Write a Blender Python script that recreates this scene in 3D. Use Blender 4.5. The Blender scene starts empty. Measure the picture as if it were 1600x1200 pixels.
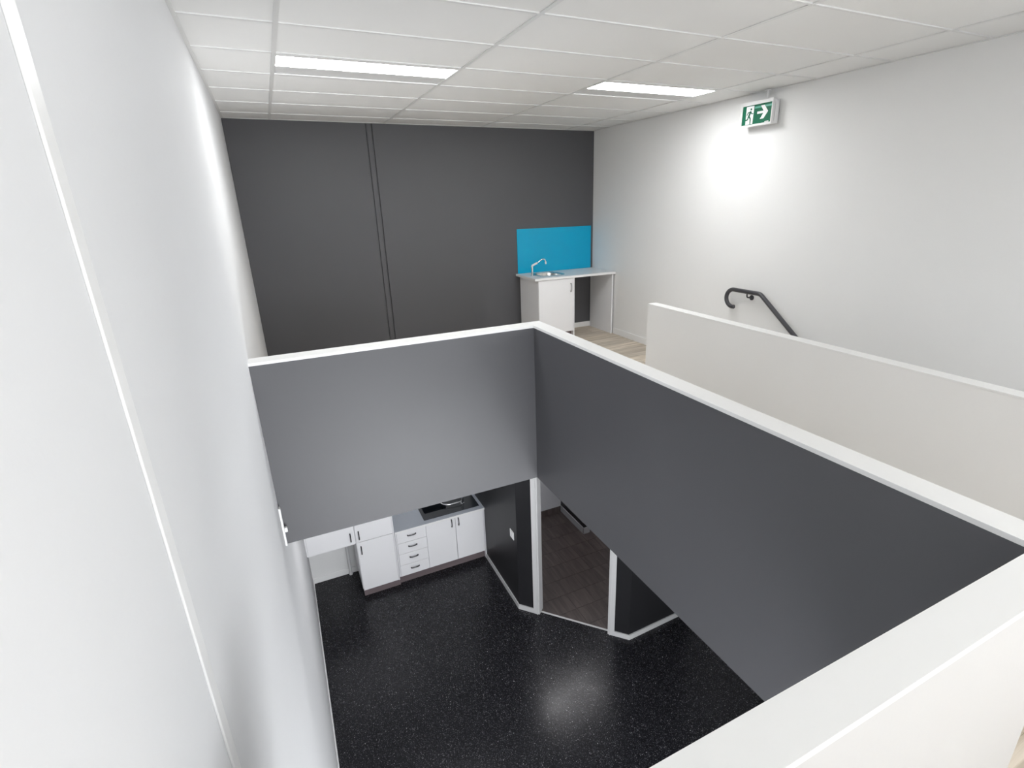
import bpy, bmesh, math, random
from mathutils import Vector, Matrix, Euler
random.seed(7)
S = bpy.context.scene
C = S.collection

# ------------------------------------------------------------------ camera, world, lights, exposure
W, B, H, P, L = 4.511, 6.738, 2.725, 0.949, -3.358      # right wall, back wall, ceiling, parapet top, lower floor
SL = -0.359                                               # underside of the slab
Y0, YB = -6.27, 7.036                                     # wall behind the camera, lower back wall
yaw, pitch, roll, F = 0.44123, -0.33590, -0.026377, 815.976
cam_d = bpy.data.cameras.new('camera'); cam = bpy.data.objects.new('camera', cam_d); C.objects.link(cam)
fw = Vector((math.sin(yaw), math.cos(yaw), 0)); rt = Vector((math.cos(yaw), -math.sin(yaw), 0)); up = Vector((0, 0, 1))
f2 = math.cos(pitch)*fw + math.sin(pitch)*up; u2 = -math.sin(pitch)*fw + math.cos(pitch)*up
r3 = math.cos(roll)*rt + math.sin(roll)*u2; u3 = -math.sin(roll)*rt + math.cos(roll)*u2
m = Matrix((r3, u3, -f2)).transposed().to_4x4(); m.translation = Vector((0.24385, 0, 1.8481))
cam.matrix_world = m
cam_d.sensor_width = 36; cam_d.sensor_fit = 'HORIZONTAL'; cam_d.lens = F/1600*36
cam_d.shift_x = -27.36/1600; cam_d.shift_y = -2.1/1600
cam_d.clip_start = 0.02
S.camera = cam
S.view_settings.view_transform = 'Standard'; S.view_settings.look = 'None'
S.view_settings.gamma = 1; S.view_settings.use_curve_mapping = False
S.view_settings.exposure = 0.50
wd = bpy.data.worlds.new('sky'); S.world = wd; wd.use_nodes = True
wd.node_tree.nodes['Background'].inputs[0].default_value = (0.80, 0.88, 1.0, 1)
wd.node_tree.nodes['Background'].inputs[1].default_value = 0.6
def area(name, loc, rot, sx, sy, power, col=(1, 1, 1)):
    l = bpy.data.lights.new(name, 'AREA'); l.shape = 'RECTANGLE'; l.size = sx; l.size_y = sy
    l.energy = power; l.color = col
    o = bpy.data.objects.new(name, l); C.objects.link(o); o.location = loc; o.rotation_euler = rot
    return o
PANEL_E = 16.8        # emission of the ceiling light diffusers upstairs
PANEL_LOW = 12.0       # downstairs
area('window_daylight', (2.1, Y0+0.06, 1.35), (math.radians(92), 0, 0), 3.8, 2.2, 18, (0.96, 0.98, 1.0))
# added fill light at a made-up side opening behind the camera
area('side_fill', (W-0.06, -3.5, 1.3), (math.radians(90), 0, math.radians(90)), 4.0, 1.8, 215, (0.97, 0.985, 1.0))
# added upward fill light at a made-up opening of the lower room, under the camera
YL = -1.7
area('lower_fill', (1.75, YL+0.08, -2.45), (math.radians(142), 0, 0), 2.6, 1.5, 205, (0.95, 0.97, 1.0))

# ------------------------------------------------------------------ materials
def srgb(r, g, b):
    f = lambda c: (c/255/12.92) if c/255 <= 0.04045 else ((c/255+0.055)/1.055)**2.4
    return (f(r), f(g), f(b), 1)
def new_mat(name):
    mt = bpy.data.materials.new(name); mt.use_nodes = True
    return mt, mt.node_tree.nodes, mt.node_tree.links, mt.node_tree.nodes['Principled BSDF']
def paint(name, col, rough=0.6, bump=0.0, scale=60, var=0.03, spec=0.5):
    mt, n, l, p = new_mat(name)
    tc = n.new('ShaderNodeTexCoord'); nz = n.new('ShaderNodeTexNoise'); nz.inputs['Scale'].default_value = 1.7
    l.new(tc.outputs['Object'], nz.inputs['Vector'])
    mp = n.new('ShaderNodeMapRange'); mp.inputs['To Min'].default_value = 1-var; mp.inputs['To Max'].default_value = 1+var
    l.new(nz.outputs['Fac'], mp.inputs['Value'])
    mx = n.new('ShaderNodeVectorMath'); mx.operation = 'SCALE'; mx.inputs[0].default_value = col[:3]
    l.new(mp.outputs[0], mx.inputs['Scale']); l.new(mx.outputs[0], p.inputs['Base Color'])
    p.inputs['Roughness'].default_value = rough; p.inputs['Specular IOR Level'].default_value = spec
    if bump:
        n2 = n.new('ShaderNodeTexNoise'); n2.inputs['Scale'].default_value = scale; n2.inputs['Detail'].default_value = 3
        l.new(tc.outputs['Object'], n2.inputs['Vector'])
        bp = n.new('ShaderNodeBump'); bp.inputs['Strength'].default_value = bump; bp.inputs['Distance'].default_value = 0.002
        l.new(n2.outputs['Fac'], bp.inputs['Height']); l.new(bp.outputs[0], p.inputs['Normal'])
    return mt
M = {}
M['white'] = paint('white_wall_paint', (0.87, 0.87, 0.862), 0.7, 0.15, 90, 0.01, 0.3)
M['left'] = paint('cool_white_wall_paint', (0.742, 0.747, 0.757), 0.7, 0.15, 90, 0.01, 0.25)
M['white_shaded'] = paint('shaded_white_half_wall_paint', (0.60, 0.60, 0.60), 0.5, 0.12, 90, 0.01)  # same white wall paint, darkened in colour to offset an overlit face
M['gloss_white'] = paint('white_enamel_trim', (0.90, 0.90, 0.895), 0.35, 0, 60, 0.01)
M['cap'] = paint('white_cap_paint', (0.85, 0.85, 0.84), 0.45, 0.05, 60, 0.01)
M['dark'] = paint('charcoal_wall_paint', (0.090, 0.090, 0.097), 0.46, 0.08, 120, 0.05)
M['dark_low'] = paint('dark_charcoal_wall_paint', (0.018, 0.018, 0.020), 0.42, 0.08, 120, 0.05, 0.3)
M['hallgrey'] = paint('pale_grey_hall_paint', (0.45, 0.45, 0.47), 0.5, 0.1, 90, 0.02)
M['ceil'] = paint('ceiling_tile_white', (0.87, 0.87, 0.86), 0.85, 0.25, 220, 0.02)
M['grid'] = paint('ceiling_grid_white', (0.78, 0.78, 0.77), 0.4, 0, 60, 0.01)
M['lowtrim'] = paint('shaded_white_lower_trim', (0.60, 0.60, 0.60), 0.4, 0, 60, 0.02)  # white trim with shade put into the colour, against strong direct light
M['cab'] = paint('white_melamine', (0.89, 0.89, 0.905), 0.3, 0, 60, 0.01)
M['bench'] = paint('pale_laminate_benchtop', (0.84, 0.84, 0.84), 0.4, 0, 60, 0.03)
M['benchlow'] = paint('blue_grey_laminate_benchtop', (0.50, 0.54, 0.60), 0.3, 0, 60, 0.03)
M['blue'] = paint('blue_glass_splashback', srgb(0, 172, 215), 0.2, 0, 60, 0.02, 0.4)
M['blacks'] = paint('black_composite_sink', (0.020, 0.025, 0.032), 0.25, 0, 60, 0.1)
M['plinth'] = paint('brown_grey_kickboard', (0.17, 0.135, 0.14), 0.45, 0, 60, 0.12)
M['rail'] = paint('charcoal_powdercoat', (0.055, 0.055, 0.062), 0.35, 0, 60, 0.05)
M['handle'] = paint('dark_bronze_handle', (0.035, 0.035, 0.038), 0.3, 0, 60, 0.05)
M['green'] = paint('green_sign_face', srgb(0, 98, 70), 0.5, 0, 60, 0.02, 0.25)
M['mark'] = paint('white_sign_print', (0.85, 0.87, 0.88), 0.4, 0, 60, 0.01)
M['signsheen'] = paint('painted_green_reflection', srgb(70, 165, 140), 0.35, 0, 60, 0.01)  # reflection on the sign face, painted as a lighter green
M['plastic'] = paint('white_plastic', (0.82, 0.82, 0.82), 0.35, 0, 60, 0.01)
M['infill'] = paint('shaded_troffer_infill', (0.72, 0.72, 0.72), 0.6, 0, 60, 0.02)  # recess shade put into the colour; the panel itself sits flush
M['conc'] = paint('plain_ceiling_plaster', (0.7, 0.7, 0.7), 0.8, 0, 60, 0.02)
def metal(name, col, rough):
    mt, n, l, p = new_mat(name); p.inputs['Base Color'].default_value = (*col, 1)
    p.inputs['Metallic'].default_value = 1; p.inputs['Roughness'].default_value = rough
    nz = n.new('ShaderNodeTexNoise'); nz.inputs['Scale'].default_value = 40
    mp = n.new('ShaderNodeMapRange'); mp.inputs['To Min'].default_value = rough*0.8; mp.inputs['To Max'].default_value = rough*1.2
    l.new(nz.outputs['Fac'], mp.inputs['Value']); l.new(mp.outputs[0], p.inputs['Roughness'])
    return mt
M['steel'] = metal('brushed_steel', (0.62, 0.61, 0.59), 0.28)
M['chrome'] = metal('chrome', (0.85, 0.85, 0.86), 0.1)
M['nickel'] = metal('satin_nickel', (0.45, 0.45, 0.46), 0.3)
def emit(name, s, col=(1, 1, 1)):
    mt, n, l, p = new_mat(name); p.inputs['Base Color'].default_value = (0.9, 0.9, 0.9, 1)
    p.inputs['Emission Color'].default_value = (*col, 1); p.inputs['Emission Strength'].default_value = s
    return mt
M['diff'] = emit('lit_diffuser', PANEL_E, (0.985, 0.995, 1.0))
M['difflow'] = emit('added_light_lower', PANEL_LOW, (1.0, 0.985, 1.0))
def vinyl():
    mt, n, l, p = new_mat('black_speckled_vinyl')
    tc = n.new('ShaderNodeTexCoord')
    base = n.new('ShaderNodeTexNoise'); base.inputs['Scale'].default_value = 25; base.inputs['Detail'].default_value = 6
    l.new(tc.outputs['Object'], base.inputs['Vector'])
    cr = n.new('ShaderNodeValToRGB'); cr.color_ramp.elements[0].position = 0.3; cr.color_ramp.elements[1].position = 0.8
    cr.color_ramp.elements[0].color = (0.008, 0.008, 0.010, 1); cr.color_ramp.elements[1].color = (0.017, 0.017, 0.021, 1)
    l.new(base.outputs['Fac'], cr.inputs[0])
    last = cr.outputs[0]
    for sc, r0, r1, thr, colr in ((30, 0.08, 0.14, 0.40, (0.62, 0.62, 0.65, 1)), (95, 0.22, 0.40, 0.1, (0.11, 0.11, 0.125, 1)), (55, 0.13, 0.24, 0.15, (0.27, 0.27, 0.28, 1))):
        v = n.new('ShaderNodeTexVoronoi'); v.inputs['Scale'].default_value = sc; v.inputs['Randomness'].default_value = 1
        mpv = n.new('ShaderNodeMapping'); mpv.inputs['Scale'].default_value = (1, 1, 0.02); mpv.inputs['Rotation'].default_value = (0, 0, sc)
        l.new(tc.outputs['Object'], mpv.inputs[0]); l.new(mpv.outputs[0], v.inputs['Vector'])
        mr = n.new('ShaderNodeMapRange'); mr.inputs['From Min'].default_value = r1; mr.inputs['From Max'].default_value = r0
        l.new(v.outputs['Distance'], mr.inputs['Value'])
        sx = n.new('ShaderNodeSeparateColor'); l.new(v.outputs['Color'], sx.inputs[0])
        m2 = n.new('ShaderNodeMapRange'); m2.inputs['From Min'].default_value = thr; m2.inputs['From Max'].default_value = 1.0
        l.new(sx.outputs[0], m2.inputs['Value'])
        mu = n.new('ShaderNodeMath'); mu.operation = 'MULTIPLY'; l.new(mr.outputs[0], mu.inputs[0]); l.new(m2.outputs[0], mu.inputs[1])
        mx = n.new('ShaderNodeMix'); mx.data_type = 'RGBA'; l.new(mu.outputs[0], mx.inputs[0]); l.new(last, mx.inputs[6]); mx.inputs[7].default_value = colr
        last = mx.outputs[2]
    l.new(last, p.inputs['Base Color']); p.inputs['Roughness'].default_value = 0.27; p.inputs['Specular IOR Level'].default_value = 0.3
    nr = n.new('ShaderNodeTexNoise'); nr.inputs['Scale'].default_value = 4; nr.inputs['Detail'].default_value = 5
    l.new(tc.outputs['Object'], nr.inputs['Vector'])
    mr = n.new('ShaderNodeMapRange'); mr.inputs['To Min'].default_value = 0.17; mr.inputs['To Max'].default_value = 0.30
    l.new(nr.outputs['Fac'], mr.inputs['Value']); l.new(mr.outputs[0], p.inputs['Roughness'])
    return mt
M['vinyl'] = vinyl()
def grainy(name, c0, c1, rough, sx=1.2, sy=22, amount=0.25):
    mt, n, l, p = new_mat(name)
    tc = n.new('ShaderNodeTexCoord'); oi = n.new('ShaderNodeObjectInfo')
    mp = n.new('ShaderNodeMapping'); mp.inputs['Scale'].default_value = (sx, sy, 1)
    ad = n.new('ShaderNodeVectorMath'); ad.operation = 'ADD'
    sc = n.new('ShaderNodeVectorMath'); sc.operation = 'SCALE'; sc.inputs[0].default_value = (37, 11, 5)
    l.new(oi.outputs['Random'], sc.inputs['Scale']); l.new(tc.outputs['Object'], mp.inputs[0])
    l.new(mp.outputs[0], ad.inputs[0]); l.new(sc.outputs[0], ad.inputs[1])
    nz = n.new('ShaderNodeTexNoise'); nz.inputs['Scale'].default_value = 1.5; nz.inputs['Detail'].default_value = 5; nz.inputs['Distortion'].default_value = 0.6
    l.new(ad.outputs[0], nz.inputs['Vector'])
    cr = n.new('ShaderNodeValToRGB'); cr.color_ramp.elements[0].position = 0.32; cr.color_ramp.elements[1].position = 0.66
    cr.color_ramp.elements[0].color = c0; cr.color_ramp.elements[1].color = c1
    l.new(nz.outputs['Fac'], cr.inputs[0])
    mr = n.new('ShaderNodeMapRange'); mr.inputs['To Min'].default_value = 1-amount; mr.inputs['To Max'].default_value = 1+amount*0.5
    l.new(oi.outputs['Random'], mr.inputs['Value'])
    ml = n.new('ShaderNodeVectorMath'); ml.operation = 'SCALE'; l.new(cr.outputs[0], ml.inputs[0]); l.new(mr.outputs[0], ml.inputs['Scale'])
    l.new(ml.outputs[0], p.inputs['Base Color']); p.inputs['Roughness'].default_value = rough
    return mt
M['plank'] = grainy('pale_oak_vinyl_plank', srgb(186, 172, 152), srgb(234, 222, 206), 0.45)
M['tile'] = grainy('dark_brown_floor_tile', (0.062, 0.050, 0.048, 1), (0.115, 0.092, 0.087, 1), 0.35, 13, 1.5, 0.12)
M['grout'] = paint('brown_grey_grout', (0.085, 0.075, 0.072), 0.8, 0, 60, 0.05)

# ------------------------------------------------------------------ helpers
def box_bm(bm, x0, y0, z0, x1, y1, z1, bev=0, mi=0, seg=2):
    t = bmesh.new()
    bmesh.ops.create_cube(t, size=1)
    for v in t.verts:
        v.co = Vector(((v.co.x+.5)*(x1-x0)+x0, (v.co.y+.5)*(y1-y0)+y0, (v.co.z+.5)*(z1-z0)+z0))
    if bev: bmesh.ops.bevel(t, geom=t.edges[:], offset=bev, segments=seg, affect='EDGES', profile=0.5)
    for f in t.faces: f.material_index = mi
    join(bm, t)
def join(bm, t, mat=None):
    me = bpy.data.meshes.new('t')
    if mat: t.transform(mat)
    t.to_mesh(me); t.free(); bm.from_mesh(me); bpy.data.meshes.remove(me)
def prism_bm(bm, pts, z0, z1, mi=0):
    t = bmesh.new()
    a = [t.verts.new((x, y, z0)) for x, y in pts]; b = [t.verts.new((x, y, z1)) for x, y in pts]
    n = len(pts)
    t.faces.new(a[::-1]); t.faces.new(b)
    for i in range(n): t.faces.new((a[i], a[(i+1) % n], b[(i+1) % n], b[i]))
    for f in t.faces: f.material_index = mi
    bmesh.ops.recalc_face_normals(t, faces=t.faces[:])
    join(bm, t)
def cyl_bm(bm, c, axis, r, h, seg=24, r2=None, bev=0, mi=0):
    t = bmesh.new()
    bmesh.ops.create_cone(t, cap_ends=True, segments=seg, radius1=r, radius2=r if r2 is None else r2, depth=h)
    if bev:
        bmesh.ops.bevel(t, geom=[e for e in t.edges if len(e.link_faces) == 2 and any(len(f.verts) > 4 for f in e.link_faces)], offset=bev, segments=2, affect='EDGES')
    for f in t.faces: f.material_index = mi
    q = Vector((0, 0, 1)).rotation_difference(Vector(axis).normalized())
    join(bm, t, Matrix.Translation(Vector(c)) @ q.to_matrix().to_4x4())
def tube_bm(bm, pts, r, seg=14, caps=True):
    pts = [Vector(p) for p in pts]; n = len(pts); t = bmesh.new()
    rs = r if isinstance(r, (list, tuple)) else [r]*n
    tan = [(pts[min(i+1, n-1)]-pts[max(i-1, 0)]).normalized() for i in range(n)]
    a = tan[0].orthogonal().normalized(); rings = []
    for i in range(n):
        if i: a = tan[i-1].rotation_difference(tan[i]) @ a
        a = (a-a.dot(tan[i])*tan[i]).normalized(); b = tan[i].cross(a)
        rings.append([t.verts.new(pts[i]+rs[i]*(math.cos(2*math.pi*k/seg)*a+math.sin(2*math.pi*k/seg)*b)) for k in range(seg)])
    for i in range(n-1):
        for k in range(seg):
            t.faces.new((rings[i][k], rings[i][(k+1) % seg], rings[i+1][(k+1) % seg], rings[i+1][k]))
    if caps: t.faces.new(rings[0][::-1]); t.faces.new(rings[-1])
    bmesh.ops.recalc_face_normals(t, faces=t.faces[:])
    join(bm, t)
def smooth_path(pts, rad=0.03, k=6):
    pts = [Vector(p) for p in pts]; out = [pts[0]]
    for i in range(1, len(pts)-1):
        a, b, c = pts[i-1], pts[i], pts[i+1]
        d = min(rad, (a-b).length*.45, (c-b).length*.45)
        p0 = b+(a-b).normalized()*d; p2 = b+(c-b).normalized()*d
        for j in range(k+1):
            s = j/k; out.append((1-s)**2*p0+2*s*(1-s)*b+s*s*p2)
    out.append(pts[-1]); return out
def obj(name, bm, mat, parent=None, smooth=False, loc=None, rotz=0):
    me = bpy.data.meshes.new(name); bm.to_mesh(me); bm.free()
    for mt in (mat if isinstance(mat, (list, tuple)) else [mat]): me.materials.append(mt)
    if smooth:
        for f in me.polygons: f.use_smooth = True
        me.set_sharp_from_angle(angle=math.radians(40))
    o = bpy.data.objects.new(name, me); C.objects.link(o)
    if parent: o.parent = parent
    if loc: o.location = loc
    o.rotation_euler.z = rotz
    return o
def tag(o, label=None, cat=None, group=None, kind=None):
    if label: o['label'] = label
    if cat: o['category'] = cat
    if group: o['group'] = group
    if kind: o['kind'] = kind
    return o
def thing(name, label, cat, loc=(0, 0, 0), rotz=0, group=None, kind=None):
    o = bpy.data.objects.new(name, None); C.objects.link(o); o.location = loc; o.rotation_euler.z = rotz
    o.empty_display_size = 0.1
    return tag(o, label, cat, group, kind)
def boxes(name, mat, bl, parent=None, bev=0, loc=None, smooth=False):
    bm = bmesh.new()
    for b in bl: box_bm(bm, *b[:6], bev=bev, mi=b[6] if len(b) > 6 else 0)
    return obj(name, bm, mat, parent, smooth, loc)
def struct(name, mat, bl, label, cat, bev=0):
    return tag(boxes(name, mat, bl, None, bev), label, cat, kind='structure')

# ------------------------------------------------------------------ setting, upper level
T = 0.15
SX0, SX1, SY = 3.205, 3.292, 3.735
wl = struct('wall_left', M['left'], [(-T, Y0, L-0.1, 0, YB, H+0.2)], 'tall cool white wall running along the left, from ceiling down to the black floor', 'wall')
sb = boxes('cover_strip', M['gloss_white'], [(0, 0.938, L, 0.005, 0.982, H)], wl, 0.0015)
sb['label'] = 'bright white vertical cover strip over the wall joint'
# small wall bracket strip where the left wall meets the dark face
wb = struct('wall_back', M['dark_low'], [(0, B+0.02, SL, W, B+T, H+0.2)], 'charcoal upper back wall made of two tall panels', 'wall')
wb.data.materials[0] = M['dark']
boxes('wall_panel', M['dark'], [(0.0, B, 0, 1.437, B+0.02, H)], wb, 0.003)
boxes('wall_panel', M['dark'], [(1.515, B, 0, W, B+0.02, H)], wb, 0.003)
boxes('joint_batten', M['dark'], [(1.449, B+0.006, 0, 1.503, B+0.02, H)], wb, 0.002)
struct('wall_right', M['white'], [(W, -1.2, L-0.1, W+T, YB, H+0.2), (W, Y0, L-0.1, W+T, -5.2, H+0.2), (W, -5.2, L-0.1, W+T, -1.2, .4), (W, -5.2, 2.2, W+T, -1.2, H+0.2)], 'white upper wall on the right with the handrail and exit sign', 'wall')
# wall behind the camera, with a window above and an added light opening below
wx0, wx1, wz0, wz1 = 0.15, 4.1, 0.2, 2.5
struct('wall_front', M['white'], [(0, Y0-T, SL, W, Y0, wz0), (0, Y0-T, wz1, W, Y0, H+.2), (0, Y0-T, wz0, wx0, Y0, wz1), (wx1, Y0-T, wz0, W, Y0, wz1)],
       'white upper wall behind the camera, pierced by a wide window', 'wall')
w1 = thing('window_1', 'wide white framed window in the upper wall behind the camera', 'window', (0, 0, 0), kind='structure')
boxes('window_frame', M['gloss_white'], [(wx0, Y0-.1, wz0, wx1, Y0-.04, wz0+.05), (wx0, Y0-.1, wz1-.05, wx1, Y0-.04, wz1), (wx0, Y0-.1, wz0+.05, wx0+.05, Y0-.04, wz1-.05),
      (wx1-.05, Y0-.1, wz0+.05, wx1, Y0-.04, wz1-.05), (1.88, Y0-.1, wz0+.05, 1.92, Y0-.04, wz1-.05)], w1)
struct('wall_front_lower', M['white'], [(0, YL-T, L-.1, 0.3, YL, SL), (3.2, YL-T, L-.1, SX0, YL, SL), (0.3, YL-T, -0.8, 3.2, YL, SL), (0.3, YL-T, L-.1, 3.2, YL, L)],
       'unseen lower wall under the camera with a wide opening added for light', 'wall')
w2 = thing('lower_fill_opening', 'tall white framed opening added for fill light in the lower wall under the camera', 'window', kind='structure')  # unseen opening, added to go with the upward fill light
boxes('window_frame', M['gloss_white'], [(0.3, YL-.1, L, 0.35, YL-.04, -0.8), (3.15, YL-.1, L, 3.2, YL-.04, -0.8), (0.35, YL-.1, -0.85, 3.15, YL-.04, -0.8), (1.73, YL-.1, L, 1.77, YL-.04, -0.85)], w2)

w3 = thing('side_fill_opening', 'wide white framed opening added for fill light in the right wall behind the camera', 'window', kind='structure')  # unseen opening, added to go with the side fill light
boxes('window_frame', M['gloss_white'], [(W+.04, -5.2, .4, W+.1, -5.15, 2.2), (W+.04, -1.25, .4, W+.1, -1.2, 2.2), (W+.04, -5.15, .4, W+.1, -1.25, .45), (W+.04, -5.15, 2.15, W+.1, -1.25, 2.2), (W+.04, -3.22, .45, W+.1, -3.18, 2.15)], w3)
# well opening x 0..WX, y WN..WF ; stair opening x SX..W, y ..SY
WX, WN, WF = 1.947, 0.468, 3.503
OX, ON, OF = 2.052, 0.372, 3.625      # outer faces of the parapets
SH = 3.66                              # first nosing of the stair
ZS = -0.012
# slab
fl = struct('floor', [M['conc'], M['grout']], [(0, OF, SL, W, B, ZS, 0), (OX, Y0, SL, SX1, OF, ZS, 0), (0, Y0, SL, OX, ON, ZS, 0), (SX1, SH, SL, W, OF, ZS, 0)],
            'upper timber-look plank floor around the open well', 'floor')
# planks, running in x (rows 0.19 m)
def plank_rows():
    n = 0
    pw, plen = 0.19, 1.22
    y = B
    row = 0
    while y > Y0+0.01:
        y0 = max(y-pw, Y0)
        # allowed x intervals in this row
        iv = []
        if y0 >= OF-0.005: iv = [(0.0, W)]
        elif y0 >= SH-0.005: iv = [(OX, W)]
        elif y0+0.001 >= ON-0.19: iv = [(OX, SX0)]
        else: iv = [(0.0, SX0)]
        off = -((row*0.47) % 1.0)*plen
        for a, b in iv:
            x = off
            while x < b:
                p0, p1 = max(x, a), min(x+plen, b)
                if p1-p0 > 0.03: yield p0, p1, y0, y
                x += plen
        y -= pw; row += 1
for p0, p1, y0, y1 in plank_rows():
    if y0 < OF-0.005 and y1 > OF and p0 < OX: y0 = OF
    boxes('plank', M['plank'], [(p0+.0006, y0+.0006, ZS, p1-.0006, y1-.0006, 0)], fl, 0.0012)
# parapets
def parapet(name, pts, label, faces_dark):
    # wall prism from slab underside to top, inner faces charcoal, with white cap
    bm = bmesh.new(); prism_bm(bm, pts, SL, P-0.018)
    bm.faces.ensure_lookup_table()
    for f in bm.faces:
        c = f.calc_center_median()
        if faces_dark(c, f.normal): f.material_index = 1
    o = obj(name, bm, [M['white'], M['dark']])
    tag(o, label, 'half wall', kind='structure')
    return o
far = parapet('wall_parapet_far', [(0, WF), (WX, WF), (OX-.006, OF), (0, OF)], 'charcoal faced half wall across the far side of the well, white cap', lambda c, n: n.y < -.5)
bm = bmesh.new(); prism_bm(bm, [(0, WF-.005), (WX-.005, WF-.005), (OX, OF), (0, OF)], P-0.018, P); obj('wall_cap', bm, M['cap'], far)
rig = parapet('wall_parapet_right', [(WX, WF), (WX, WN), (OX-.006, WN), (OX-.006, OF)], 'long charcoal faced half wall on the right of the well, white cap', lambda c, n: n.x < -.5)
bm = bmesh.new(); prism_bm(bm, [(WX-.005, WF-.005), (WX-.005, WN+.005), (OX, WN), (OX, OF)], P-0.018, P); obj('wall_cap', bm, M['cap'], rig)
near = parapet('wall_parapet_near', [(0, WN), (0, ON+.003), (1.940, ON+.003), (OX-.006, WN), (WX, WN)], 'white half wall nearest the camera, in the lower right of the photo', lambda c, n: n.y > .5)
near.data.materials[0] = M['white_shaded']
bm = bmesh.new(); prism_bm(bm, [(0, WN+.005), (0, ON), (1.943, ON), (OX, WN), (WX-.005, WN+.005)], P-0.018, P); obj('wall_cap', bm, M['cap'], near)
st = struct('wall_stair', M['white'], [(SX0, Y0, SL, SX1, SY, P-.012), (SX0, Y0, L, SX1, 1.8, SL)], 'white half wall beside the stairs, in front of the handrail', 'half wall', 0)  # second box is an unseen lower part, added to block light under the stair
boxes('wall_cap', M['cap'], [(SX0-.002, Y0, P-.012, SX1+.002, SY+.002, P)], st, 0.002)

# baseboards upstairs
def base(name, bl, label, bev=0.003):
    return struct(name, M['gloss_white'], bl, label, 'baseboard', bev)
base('baseboard_right', [(W-.014, SH+.02, 0, W, 6.14, .085)], 'white baseboard along the right wall from the stair to the kitchenette')
base('baseboard_back', [(3.862, B-.014, 0, W-.014, B, .075)], 'white baseboard on the charcoal wall under the kitchenette counter')
base('baseboard_back_left', [(0.0, B-.014, 0, 3.29, B, .075)], 'white baseboard along the charcoal back wall left of the kitchenette')

# ------------------------------------------------------------------ ceiling with tiles
ce = struct('ceiling', M['conc'], [(0, Y0, H+.12, W, B, H+.2)], 'suspended white tile ceiling on an exposed grid', 'ceiling')
xs = [0, .451, 1.651, 2.851, 4.051, W]
ys = [3.33+.6*k for k in range(-15, 6)]
ys = [Y0]+ys+[B]
LIGHTS = {(1, 3.93), (3, 3.93), (3, -1.47)}
lite = {(i, round(y, 2)) for i, y in LIGHTS}
cache = {}
g = 0.0125
for i in range(5):
    for j in range(len(ys)-1):
        if (i, round(ys[j], 2)) in lite: continue
        dx, dy = xs[i+1]-xs[i]-.006, ys[j+1]-ys[j]-.006
        key = (round(dx, 3), round(dy, 3))
        if dx < .02 or dy < .02: continue
        if key not in cache:
            o = boxes('ceiling_tile', M['ceil'], [(0, 0, 0, dx, dy, .015)], ce, 0.002); cache[key] = o.data
        else:
            o = bpy.data.objects.new('ceiling_tile', cache[key]); C.objects.link(o); o.parent = ce
        o.location = (xs[i]+.003, ys[j]+.003, H+.005)
for x in xs[1:-1]:
    boxes('main_runner', M['grid'], [(x-g, Y0, H, x+g, B, H+.005), (x-.002, Y0, H+.005, x+.002, B, H+.04)], ce)
tc_ = {}
for j in range(1, len(ys)-1):
    for i in range(5):
        dx = xs[i+1]-xs[i]-2*g; k = round(dx, 3)
        if k not in tc_:
            o = boxes('cross_tee', M['grid'], [(0, -.0095, -.0015, dx, .0095, .0045), (0, -.002, .0045, dx, .002, .035)], ce); tc_[k] = o.data
        else:
            o = bpy.data.objects.new('cross_tee', tc_[k]); C.objects.link(o); o.parent = ce
        o.location = (xs[i]+g, ys[j], H+.0005)
boxes('wall_angle', M['grid'], [(0, Y0, H-.001, .02, B, H+.004), (W-.02, Y0, H-.001, W, B, H+.004), (.02, B-.02, H-.001, W-.02, B, H+.004)], ce)

# ceiling lights (one group upstairs)
def ceiling_light(x0, y0, label, group=None, mat='diff', z=H, w=1.2, low=False):
    t = thing('ceiling_light', label, 'light', (x0, y0, z), group=group)
    a = .013; w0, w1 = a, w-a
    boxes('housing', M['grid'], [(w0, a, .045, w1, .587, .05), (w0, a, .0, w0+.003, .587, .045), (w1-.003, a, 0, w1, .587, .045), (w0, .584, .0, w1, .587, .045), (w0, a, 0, w1, a+.003, .045)], t)
    fr = boxes('frame', M['gloss_white'], [(w0, a, -.002, w1, .055, .006), (w0, .566, -.002, w1, .587, .004)], t, 0)
    boxes('diffuser', M[mat], [(w0+.003, .058, .004, w1-.003, .350, .012)], t, 0)
    boxes('infill_panel', M['infill'], [(w0+.003, .352, .006, w1-.003, .566, .016)], t, 0)
    return t
ceiling_light(.451, 3.93, 'long lit ceiling troffer nearest the left wall')
ceiling_light(2.851, 3.93, 'lit ceiling troffer near the right wall and exit sign')
ceiling_light(2.851, -1.47, 'added unseen ceiling troffer behind the camera on the stair side')  # no fitting seen here; added to light the near end

# ------------------------------------------------------------------ kitchenette upstairs
kc = thing('kitchenette_cabinet', 'white single door sink cabinet with open bay beside it, against charcoal back wall', 'cabinet', (3.29, 6.13, 0))
cx0, cx1, yf = 3.312, 3.858, 6.155
def lb(bl, o):  # to local coordinates
    return [(b[0]-o[0], b[1]-o[1], b[2]-o[2], b[3]-o[0], b[4]-o[1], b[5]-o[2])+tuple(b[6:]) for b in bl]
O = (3.29, 6.13, 0)
boxes('carcass', M['cab'], lb([(cx0, yf+.004, .0, cx0+.016, B-.022, .85), (3.842, yf-.012, 0, 3.858, B-.022, .85), (cx0+.016, yf+.004, .12, 3.842, B-.04, .136), (cx0+.016, B-.038, .136, 3.842, B-.022, .85)], O), kc, .001)
boxes('end_panel', M['cab'], lb([(4.467, 6.15, 0, 4.489, B-.022, .85)], O), kc, .001)
boxes('kickboard', M['plinth'], lb([(cx0+.016, yf+.05, 0, 3.842, yf+.066, .12)], O), kc, .001)
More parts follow.
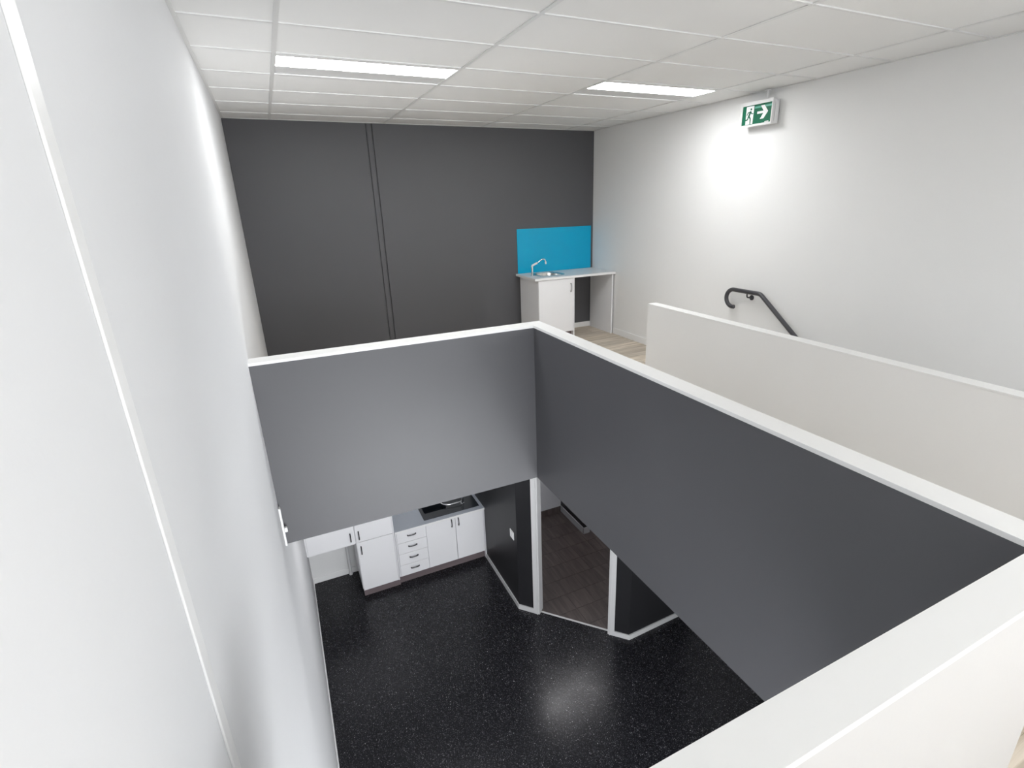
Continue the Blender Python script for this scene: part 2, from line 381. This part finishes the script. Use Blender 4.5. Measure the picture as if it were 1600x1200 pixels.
dr = boxes('door', M['cab'], lb([(cx0+.002, yf-.014, .125, 3.838, yf+.003, .846)], O), kc, .0015)
def handle_bm(length=.12, vert=True):
    # bow handle: two feet and an arched bar, out along -y
    bm = bmesh.new(); h = length/2
    pts = [(0, 0, -h), (0, -.018, -h), (0, -.026, -h*.5), (0, -.028, 0), (0, -.026, h*.5), (0, -.018, h), (0, 0, h)]
    if not vert: pts = [(z, y, -abs(0)) for x, y, z in pts]
    pp = smooth_path(pts, .02, 3); n = len(pp)
    tube_bm(bm, pp, [.0065+.0015*abs(math.cos(math.pi*i/(n-1))) for i in range(n)], 8)
    return bm
hv = obj('handle', handle_bm(.105), M['nickel'], dr, True, (3.797-O[0], yf-.014-O[1], .725)); hv['label'] = 'satin metal bow handle'
# counter with a cut-out for the bowl
bt = boxes('kitchenette_countertop', M['bench'], [(3.262, 6.13, .852, 3.46, B, .882), (3.46, 6.13, .852, 3.76, 6.30, .882), (3.46, 6.62, .852, 3.76, B, .882), (3.76, 6.13, .852, W-.002, B, .882)])
tag(bt, 'pale laminate countertop of the upstairs kitchenette, below the blue splashback', 'countertop')
boxes('edge_band', M['gloss_white'], [(3.262, 6.127, .852, W-.002, 6.13, .882), (3.259, 6.127, .852, 3.262, B, .882)], bt)
sp = boxes('splashback', M['blue'], [(3.291, B-.008, .883, 4.474, B-.001, 1.480)], None, .0015)
tag(sp, 'bright blue glass splashback on the charcoal wall above the kitchenette', 'splashback')
def rrect(cx, cy, hx, hy, r, z, k=6):
    out = []
    for qx, qy, a0 in ((1, 1, 0), (-1, 1, 90), (-1, -1, 180), (1, -1, 270)):
        for j in range(k+1):
            a = math.radians(a0+90*j/k); out.append((cx+qx*(hx-r)+r*math.cos(a), cy+qy*(hy-r)+r*math.sin(a), z))
    return out
def loft(bm, loops, cap_last=True, cap_first=False):
    t = bmesh.new(); R = [[t.verts.new(p) for p in lp] for lp in loops]; n = len(loops[0])
    for a, b in zip(R, R[1:]):
        for i in range(n): t.faces.new((a[i], a[(i+1) % n], b[(i+1) % n], b[i]))
    if cap_last: t.faces.new(R[-1])
    if cap_first: t.faces.new(R[0][::-1])
    bmesh.ops.recalc_face_normals(t, faces=t.faces[:]); join(bm, t)
sk = thing('kitchenette_sink', 'small round-cornered stainless sink set in the upstairs kitchenette counter', 'sink', (3.61, 6.45, .882))
bm = bmesh.new()
loft(bm, [rrect(0, 0, .20, .195, .10, .0005), rrect(0, 0, .20, .195, .10, .004), rrect(0, 0, .165, .160, .085, .004), rrect(0, .0, .148, .155, .08, -.006), rrect(0, 0, .14, .14, .075, -.12), rrect(0, 0, .10, .10, .06, -.14), rrect(0, 0, .03, .03, .029, -.142)])
bm_rim = bm; obj('bowl', bm_rim, M['steel'], sk, True)
bm = bmesh.new(); cyl_bm(bm, (0, 0, -.139), (0, 0, 1), .03, .004, 20, bev=.001); obj('drain', bm, M['chrome'], sk, True)
# tap, left of the bowl with spout reaching over it
tp = thing('kitchenette_tap', 'white and chrome mixer tap with angled spout beside the upstairs sink', 'tap', (3.365, 6.43, .882))
bm = bmesh.new(); cyl_bm(bm, (0, 0, .004), (0, 0, 1), .024, .008, 24, bev=.002); cyl_bm(bm, (0, 0, .06), (0, 0, 1), .0135, .115, 20); obj('body', bm, M['chrome'], tp, True)
bm = bmesh.new(); tube_bm(bm, smooth_path([(0, 0, .10), (.0, 0, .135), (.075, 0, .165)], .02), .0135, 14); obj('head', bm, M['plastic'], tp, True)
bm = bmesh.new(); tube_bm(bm, smooth_path([(.07, 0, .162), (.155, 0, .213), (.195, 0, .207), (.205, 0, .165)], .02), .008, 12); obj('spout', bm, M['chrome'], tp, True)
bm = bmesh.new(); cyl_bm(bm, (.206, 0, .160), (.12, 0, -1), .011, .035, 16, bev=.002); obj('nozzle', bm, M['plastic'], tp, True)

# ------------------------------------------------------------------ exit sign
sx, sy0, sy1, sz0, sz1 = 4.412, 4.033, 3.678, 2.437, 2.645
sg = thing('exit_sign', 'green and white running man exit sign with arrow, hung by right wall', 'sign', (sx, sy0, sz0))
O = (sx, sy0, sz0)
def sgbox(name, mat, bl, bev=0, par=None): return boxes(name, mat, lb(bl, O), par or sg, bev, smooth=False)
sgbox('casing', M['plastic'], [(sx+.012, sy1+.004, sz0+.006, W-.012, sy0-.004, sz1-.006)], .006)
sgbox('frame', M['plastic'], [(sx-.004, sy1, sz0, sx+.014, sy0, sz0+.018), (sx-.004, sy1, sz1-.030, sx+.014, sy0, sz1), (sx-.004, sy1, sz0+.018, sx+.014, sy1+.010, sz1-.030), (sx-.004, sy0-.018, sz0+.018, sx+.014, sy0, sz1-.030)], .002)
FW, FH = .327, .160     # face size; u to the right (-y), v up
fy, fz = sy0-.018, sz0+.018
face = sgbox('face', M['green'], [(sx+.002, fy-FW, fz, sx+.006, fy, fz+FH)])
sgbox('end_cover', M['plastic'], [(sx+.03, sy1-.003, sz0+.02, W-.03, sy1+.004, sz1-.02)], .002)
cn = bmesh.new(); cyl_bm(cn, (.045, -.245, sz1-sz0+.040), (0, 0, 1), .010, .082, 16); cyl_bm(cn, (.045, -.245, H-sz0-.005), (0, 0, 1), .026, .008, 24, bev=.002)
obj('hanging_rod', cn, M['plastic'], sg, True)
def flat(name, polys, mat, d, par):
    t = bmesh.new()
    for poly in polys:
        a = [t.verts.new((sx-O[0]-d, fy-u*FW-O[1], fz+v*FH-O[2])) for u, v in poly]
        b = [t.verts.new((sx-O[0]+.003, fy-u*FW-O[1], fz+v*FH-O[2])) for u, v in poly]
        n = len(a); t.faces.new(a)
        for i in range(n): t.faces.new((a[i], a[(i+1) % n], b[(i+1) % n], b[i]))
    bmesh.ops.recalc_face_normals(t, faces=t.faces[:])
    return obj(name, t, mat, par)
def stroke(p, q, w0, w1, k=5):
    # capsule in sign millimetres -> uv
    ax, ay = p[0]*FW, p[1]*FH; bx, by = q[0]*FW, q[1]*FH
    an = math.atan2(by-ay, bx-ax); out = []
    for j in range(k+1):
        a = an+math.pi/2+math.pi*j/k; out.append(((ax+w0*math.cos(a))/FW, (ay+w0*math.sin(a))/FH))
    for j in range(k+1):
        a = an-math.pi/2+math.pi*j/k; out.append(((bx+w1*math.cos(a))/FW, (by+w1*math.sin(a))/FH))
    return out
flat('painted_reflection', [[(.42, .80), (1.0, .80), (1.0, .90), (.42, .90)]], M['signsheen'], -.0014, face)  # painted reflection along the top of the face
flat('door_symbol', [[(.13, .03), (.38, .03), (.40, .96), (.13, .96)]], M['mark'], -.001, face)
man = [stroke((.30, .80), (.303, .80), .0085, .0085),
       stroke((.285, .66), (.235, .46), .0095, .0085),
       stroke((.27, .66), (.20, .64), .0045, .004), stroke((.20, .64), (.165, .52), .004, .0035),
       stroke((.295, .66), (.335, .56), .0045, .004), stroke((.335, .56), (.375, .56), .004, .0035),
       stroke((.24, .46), (.295, .30), .0075, .006), stroke((.295, .30), (.30, .06), .006, .005),
       stroke((.225, .44), (.195, .28), .007, .006), stroke((.195, .28), (.10, .26), .0055, .005)]
flat('running_figure', man, M['green'], 0.0, face)
arrow = [[(.52, .50), (.52, .62), (.76, .62), (.76, .50)], [(.63, .90), (.75, .90), (.885, .56), (.75, .56)], [(.63, .22), (.75, .22), (.885, .56), (.75, .56)]]
flat('arrow_symbol', arrow, M['mark'], -.001, face)
flat('maker_mark', [[(.80, .02), (.93, .02), (.93, .065), (.80, .065)]], M['mark'], -.001, face)

# ------------------------------------------------------------------ handrail and stair
hx = W-.07
hr = thing('handrail', 'charcoal round handrail with hooked end on the right wall above stairs', 'handrail', (hx, 3.6, .93))
sl = .744
arc = []
cyc, czc, ra = 3.93, .845, .088
for k in range(0, 17):
    a = math.radians(-104+ (90+104)*k/16)
    arc.append((0, cyc+ra*math.cos(a)*1.0-3.6, czc+ra*math.sin(a)-.93))
path = arc+[(0, 3.80-3.6, .003)]
path = smooth_path([Vector(p) for p in path], .01, 2)[:-1]
corner = (0, 3.595-3.6, .004)
low = (0, .6-3.6, .004-sl*(3.595-.6))
path = [Vector(p) for p in path]+smooth_path([(0, .18, .003), corner, low], .03, 6)
bm = bmesh.new(); tube_bm(bm, path, .021, 18); obj('rail', bm, M['rail'], hr, True)
for yy, zz in ((3.755, 0.932), (2.3, .934-sl*(3.595-2.3)), (1.0, .934-sl*(3.595-1.0))):
    y, z = yy-3.6, zz-.93
    bm = bmesh.new()
    tube_bm(bm, smooth_path([(0, y, z-.018), (.002, y, z-.055), (.062, y-.006, z-.062)], .02), .007, 10)
    cyl_bm(bm, (.063, y-.006, z-.062), (1, 0, 0), .026, .010, 20, bev=.002)
    obj('bracket', bm, M['rail'], hr, True)
sr = thing('staircase', 'stair flight descending behind the white half wall along the right wall', 'stairs', (SX1, SH, 0))
n = 18; rise = -L/n; go = .25
for k in range(1, n):
    z = -k*rise
    y = -(k-1)*go
    boxes('step', M['plank'], [(.004, y-go-.02, z-.03, W-SX1-.004, y, z), (.004, y-.012, z, W-SX1-.004, y, z+rise-.03)], sr)

# ------------------------------------------------------------------ lower level
fl2 = struct('floor_lower', M['vinyl'], [(0, Y0, L-.1, W, YB, L)], 'glossy black speckled vinyl floor at the bottom of the well', 'floor')
struct('ceiling_lower', M['conc'], [(0, B, SL, W, YB, SL+.1)], 'plaster ceiling edge over the lower kitchen', 'ceiling')
struct('wall_back_lower', [M['white']], [(0, YB, L-.1, W, YB+T, SL+.1)], 'pale back wall of the lower room behind the kitchen', 'wall')
A = Vector((2.468, 5.216)); Z = Vector((3.459, 4.113)); u = (Z-A).normalized(); nrm = Vector((-u.y, u.x))
if nrm.dot(Vector((1, 1))) < 0: nrm = -nrm
D0 = A+u*((Vector((2.66, 5.002))-A).length); D1 = A+u*((Vector((3.290, 4.303))-A).length)
th = .10
def q2(p, dn, du=0): r = p+nrm*dn+u*du; return (r.x, r.y)
bm = bmesh.new(); prism_bm(bm, [(2.468, YB), (2.468, 5.216), q2(D0, 0), q2(D0, th), (2.568, 5.27), (2.568, YB)], L, SL)
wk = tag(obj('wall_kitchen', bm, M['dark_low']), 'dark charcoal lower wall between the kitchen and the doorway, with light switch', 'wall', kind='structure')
bm = bmesh.new(); prism_bm(bm, [q2(D1, 0), (3.459, 4.113), (W, 4.145), (W, 4.245), (3.50, 4.215), q2(D1, th)], L, SL)
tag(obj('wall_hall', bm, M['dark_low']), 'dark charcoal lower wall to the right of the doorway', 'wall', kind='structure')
bm = bmesh.new(); prism_bm(bm, [q2(D0, 0), q2(D1, 0), q2(D1, th), q2(D0, th)], L+2.12, SL)
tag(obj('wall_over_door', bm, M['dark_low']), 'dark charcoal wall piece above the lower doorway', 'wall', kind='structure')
# door casing
dc = thing('door_1', 'white painted door casing around the open lower doorway', 'door frame', (D0.x, D0.y, L), kind='structure')
def dpr(name, pts, z0, z1, mat=M['lowtrim'], par=dc):
    bm = bmesh.new(); prism_bm(bm, [(a-D0.x, b-D0.y) for a, b in pts], z0-L, z1-L); return obj(name, bm, mat, par)
cw = .075
dpr('casing', [q2(D0, -.014, -cw), q2(D0, -.014, -.012), q2(D0, 0, -.012), q2(D0, 0, -cw)], L, L+2.18)
dpr('casing', [q2(D0, -.020, -.022), q2(D0, -.020, -.010), q2(D0, -.012, -.010), q2(D0, -.012, -.022)], L, L+2.14)
dpr('casing', [q2(D1, -.014, cw), q2(D1, -.014, .012), q2(D1, 0, .012), q2(D1, 0, cw)], L, L+2.18)
dpr('casing', [q2(D1, -.020, .022), q2(D1, -.020, .010), q2(D1, -.012, .010), q2(D1, -.012, .022)], L, L+2.14)
dpr('casing', [q2(D0, -.014, -.012), q2(D1, -.014, .012), q2(D1, 0, .012), q2(D0, 0, -.012)], L+2.11, L+2.18)
dpr('jamb', [q2(D0, -.010, -.014), q2(D0, -.010, .010), q2(D0, th+.01, .010), q2(D0, th+.01, -.014)], L, L+2.11)
dpr('jamb', [q2(D1, -.010, .014), q2(D1, -.010, -.010), q2(D1, th+.01, -.010), q2(D1, th+.01, .014)], L, L+2.11)
dpr('threshold', [q2(D0, .035, .010), q2(D1, .035, -.010), q2(D1, .058, -.010), q2(D0, .058, .010)], L, L+.006, M['lowtrim'])
# tiled hall floor
bm = bmesh.new(); zt = L+.003
hall = [q2(D0, .047, .01), q2(D1, .047, -.01), q2(D1, th), (3.50, 4.215), (W, 4.245), (W, YB), (2.568, YB), (2.568, 5.27), q2(D0, th)]
prism_bm(bm, hall, L, L+.002)
ft = tag(obj('floor_hall', bm, M['grout']), 'dark brown tiled floor seen through the lower doorway', 'floor', kind='structure')
def clip(poly, a, b):     # keep the side left of a->b
    out = []
    for i in range(len(poly)):
        p, q = poly[i], poly[(i+1) % len(poly)]
        sp_ = (b[0]-a[0])*(p[1]-a[1])-(b[1]-a[1])*(p[0]-a[0]); sq = (b[0]-a[0])*(q[1]-a[1])-(b[1]-a[1])*(q[0]-a[0])
        if sp_ >= 0: out.append(p)
        if (sp_ >= 0) != (sq >= 0):
            t = sp_/(sp_-sq); out.append((p[0]+t*(q[0]-p[0]), p[1]+t*(q[1]-p[1])))
    return out
edge_a, edge_b = q2(D1, .06), q2(D0, .06)
tn = .30; gx = .0018
full = None
for i in range(-1, 7):
    for j in range(0, 11):
        x0, y0 = 2.85+tn*(i)-.3, 4.25+tn*j
        x1, y1 = x0+tn, y0+tn
        x0c, x1c, y1c = max(x0, 2.57), min(x1, W-.001), min(y1, YB-.001)
        if x1c-x0c < .02 or y1c-y0 < .02: continue
        poly = [(x0c+gx, y0+gx), (x1c-gx, y0+gx), (x1c-gx, y1c-gx), (x0c+gx, y1c-gx)]
        # keep behind the threshold
        P2 = clip(poly, edge_b, edge_a) if False else poly
        s = lambda p: (Vector(p)-Vector(edge_b)).dot(nrm)
        out = []
        for k in range(4):
            p, q = poly[k], poly[(k+1) % 4]; a_, b_ = s(p), s(q)
            if a_ >= 0: out.append(p)
            if (a_ >= 0) != (b_ >= 0): t = a_/(a_-b_); out.append((p[0]+t*(q[0]-p[0]), p[1]+t*(q[1]-p[1])))
        if len(out) < 3: continue
        cxm, cym = sum(p[0] for p in out)/len(out), sum(p[1] for p in out)/len(out)
        bm = bmesh.new(); prism_bm(bm, [(a-cxm, b-cym) for a, b in out], 0, .004)
        obj('tile', bm, M['tile'], ft, loc=(cxm, cym, L+.002))
# hall back wall facing, dark skirting, partition
struct('wall_hall_back', M['hallgrey'], [(2.568, YB-.03, L+.006, 4.12, YB-.001, SL)], 'grey wall at the far end of the tiled hall', 'wall')
sk2 = struct('baseboard_hall', M['tile'], [(2.568, YB-.042, L+.006, 4.10, YB-.030, L+.105)], 'dark tile skirting at the far end of the hall', 'baseboard')
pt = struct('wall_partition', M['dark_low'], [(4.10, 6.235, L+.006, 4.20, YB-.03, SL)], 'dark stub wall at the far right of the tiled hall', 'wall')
boxes('skirting', M['hallgrey'], [(4.088, 6.223, L+.006, 4.10, YB-.042, L+.12), (4.088, 6.223, L+.006, 4.21, 6.235, L+.12)], pt)
# lower baseboards
base('baseboard_left_lower', [(0, Y0, L, .012, YB, L+.07)], 'thin white baseboard where the left wall meets the black floor')
base('baseboard_back_lower', [(.012, YB-.012, L, .64, YB, L+.09)], 'white baseboard in the open bay left of the tall cabinet')
bm = bmesh.new()
bt_ = .013
A2 = A-nrm*0
prism_bm(bm, [(2.468, 6.47), (2.468-bt_, 6.47), (2.468-bt_, 5.211), q2(D0, -bt_, -cw), q2(D0, 0, -cw), (2.468, 5.216)], L, L+.072)
tag(obj('baseboard_kitchen', bm, M['lowtrim']), 'white baseboard on the dark wall between kitchen and doorway', 'baseboard', kind='structure')
bm = bmesh.new()
prism_bm(bm, [q2(D1, 0, cw), q2(D1, -bt_, cw), (3.461, 4.113-.017), (W, 4.145-bt_), (W, 4.145), (3.459, 4.113)], L, L+.072)
tag(obj('baseboard_hall_right', bm, M['lowtrim']), 'white baseboard on the dark wall right of the doorway', 'baseboard', kind='structure')
# light switch
sw = thing('light_switch', 'white double rocker light switch on the dark wall beside the doorway', 'switch', (2.468, 5.36, L+1.09))
boxes('plate', M['plastic'], [(-.009, -.058, -.058, 0, .058, .058)], sw, .003)
for dy in (-.024, .024): boxes('rocker', M['gloss_white'], [(-.014, dy-.016, -.028, -.008, dy+.016, .028)], sw, .002)
# small white fitting low on the left wall beside the dark face
wf = thing('wall_fitting', 'small white bracket on the left wall beside the charcoal half wall', 'bracket', (0, WF-.02, -.2))
boxes('back_plate', M['gloss_white'], [(0, -.035, -.14, .012, .005, .15)], wf, .002)
boxes('catch', M['gloss_white'], [(.012, -.020, -.045, .030, .002, -.010)], wf, .003)

# ------------------------------------------------------------------ lower kitchen
YF = 6.412     # face of the doors
def handle(par, x, z, vert, origin, y):
    o = obj('handle', handle_bm(.118) if vert else handle_h(.115), M['handle'], par, True, (x-origin[0], y-origin[1], z-origin[2]))
    o['label'] = 'dark bow handle'; return o
def handle_h(length):
    bm = handle_bm(length); bm.transform(Matrix.Rotation(math.radians(90), 4, 'Y')); return bm
k2 = (1.14, YF, L)
bc = thing('base_cabinet', 'white lower cabinet run with two doors and four drawers under the black sink', 'cabinet', k2)
boxes('carcass', M['cab'], lb([(1.14, YF+.018, L+.13, 1.156, YB-.024, L+.868), (1.567, YF+.018, L+.13, 1.583, YB-.024, L+.868), (2.452, YF-.002, L+.0, 2.466, YB-.024, L+.868), (1.156, YF+.018, L+.13, 2.452, YB-.04, L+.146), (1.156, YB-.04, L+.146, 2.452, YB-.024, L+.868)], k2), bc, .001)
boxes('kickboard', M['plinth'], lb([(1.14, YF+.055, L, 2.452, YF+.071, L+.13)], k2), bc)
zz = [.868, .688, .508, .322, .138]
for a, b in zip(zz, zz[1:]):
    d = boxes('drawer', M['cab'], lb([(1.158, YF, L+b+.003, 1.572, YF+.017, L+a-.002)], k2), bc, .0015)
    handle(d, 1.365, L+(a+b)/2+.018, False, k2, YF)
for x0, x1, xh in ((1.576, 2.010, 1.953), (2.014, 2.448, 2.058)):
    d = boxes('door', M['cab'], lb([(x0+.001, YF, L+.141, x1-.001, YF+.017, L+.866)], k2), bc, .0015)
    handle(d, xh, L+.790, True, k2, YF)
kt = boxes('kitchen_countertop', M['benchlow'], [(1.138, YF-.012, L+.870, 1.60, YB, L+.9), (1.60, YF-.012, L+.870, 2.40, 6.62, L+.9), (1.60, 6.93, L+.870, 2.40, YB, L+.9), (2.0, 6.62, L+.870, 2.40, 6.93, L+.9), (2.40, YF-.012, L+.870, 2.467, YB, L+.9)])
tag(kt, 'blue-grey laminate countertop of the lower kitchen beside the black sink', 'countertop')
boxes('edge_band', M['gloss_white'], [(1.138, YF-.014, L+.870, 2.467, YF-.012, L+.9)], kt)
# black sink plate with bowl
ks = thing('kitchen_sink', 'black inset sink with drainer in the lower kitchen countertop', 'sink', (1.577, 6.49, L+.9))
bm = bmesh.new()
for b in [(0, 0, 0, .843, .16, .005), (0, .16, 0, .05, .47, .005), (.39, .16, 0, .843, .47, .005), (0, .47, 0, .843, .50, .005)]: box_bm(bm, *b)
obj('drainer', bm, M['blacks'], ks)
bm = bmesh.new(); loft(bm, [rrect(.22, .315, .17, .155, .03, .005), rrect(.22, .315, .165, .150, .04, -.01), rrect(.22, .315, .155, .14, .04, -.15), rrect(.22, .315, .12, .11, .04, -.165)])
obj('bowl', bm, M['blacks'], ks, True)
kp = thing('kitchen_tap', 'chrome tap with low curved spout standing on the black sink', 'tap', (2.215, 6.665, L+.905))
bm = bmesh.new(); cyl_bm(bm, (0, 0, .005), (0, 0, 1), .026, .010, 24, bev=.002); cyl_bm(bm, (0, 0, .065), (0, 0, 1), .017, .12, 20, bev=.003); obj('body', bm, M['chrome'], kp, True)
bm = bmesh.new(); tube_bm(bm, smooth_path([(0, 0, .11), (0, .01, .16), (.01, .05, .20)], .02), [.01]*9, 10); obj('lever', bm, M['chrome'], kp, True)
bm = bmesh.new(); tube_bm(bm, smooth_path([(-.01, 0, .035), (-.215, .0, .035), (-.285, .04, .04), (-.30, .11, .03)], .06), .010, 12); obj('spout', bm, M['chrome'], kp, True)
# tall cabinet
k3 = (.625, YF, L)
tcb = thing('tall_cabinet', 'tall white cupboard with two doors standing left of the drawers', 'cabinet', k3)
boxes('carcass', M['cab'], lb([(.622, YF+.018, L+.12, .638, YB-.024, L+2.1), (1.116, YF-.002, L+.1, 1.132, YB-.024, L+2.1), (.638, YF+.018, L+.12, 1.116, YB-.04, L+.136), (.638, YF+.018, L+2.084, 1.116, YB-.04, L+2.1), (.638, YB-.04, L+.12, 1.116, YB-.024, L+2.1)], k3), tcb, .001)
boxes('kickboard', M['plinth'], lb([(.632, YF+.02, L, 1.14, YF+.036, L+.12), (.632, YF+.036, L, .648, YB-.024, L+.12)], k3), tcb)
d = boxes('door', M['cab'], lb([(.630, YF-.004, L+.108, 1.113, YF+.014, L+.893)], k3), tcb, .0015); handle(d, .676, L+.768, True, k3, YF-.004)
d = boxes('door', M['cab'], lb([(.630, YF-.004, L+.899, 1.113, YF+.014, L+2.095)], k3), tcb, .0015); handle(d, .670, L+1.008, True, k3, YF-.004)
# over-bay cabinet at left
k4 = (.0, YF, L+.88)
oc = thing('wall_cabinet', 'white cupboard hung above the open bay beside the left wall', 'cabinet', k4)
boxes('carcass', M['cab'], lb([(.003, YF-.002, L+.885, .022, YB, L+2.1), (.603, YF+.018, L+.885, .619, YB, L+2.1), (.022, YF+.018, L+.885, .603, YB, L+.901), (.022, YF+.018, L+2.084, .603, YB, L+2.1)], k4), oc, .001)
d = boxes('door', M['cab'], lb([(.024, YF-.002, L+.886, .612, YF+.014, L+2.095)], k4), oc, .0015); handle(d, .563, L+1.005, True, k4, YF-.002)
# waste pipe in the bay
wp = thing('waste_pipe', 'white vertical pipe on the back wall of the open bay', 'pipe', (.52, YB-.035, L))
bm = bmesh.new(); tube_bm(bm, [(0, 0, .0), (0, 0, .885)], .020, 14); obj('pipe', bm, M['plastic'], wp, True)
bm = bmesh.new(); cyl_bm(bm, (0, 0, .015), (0, 0, 1), .028, .03, 20, bev=.003); obj('collar', bm, M['plastic'], wp, True)

# added, unseen lights that brighten the lower rooms (surface mounted under the slab)
def low_light(x, y, label, group=None):
    t = thing('lower_added_light', label, 'light', (x, y, SL), group=group)
    boxes('housing', M['grid'], [(0, 0, -.05, 1.2, .3, 0)], t, .004)
    boxes('diffuser', M['difflow'], [(.015, .015, -.055, 1.185, .285, -.0505)], t)
low_light(.6, 4.6, 'added unseen light under the slab in front of the lower kitchen')
low_light(3.0, 5.7, 'added unseen light under the slab in the tiled hall')
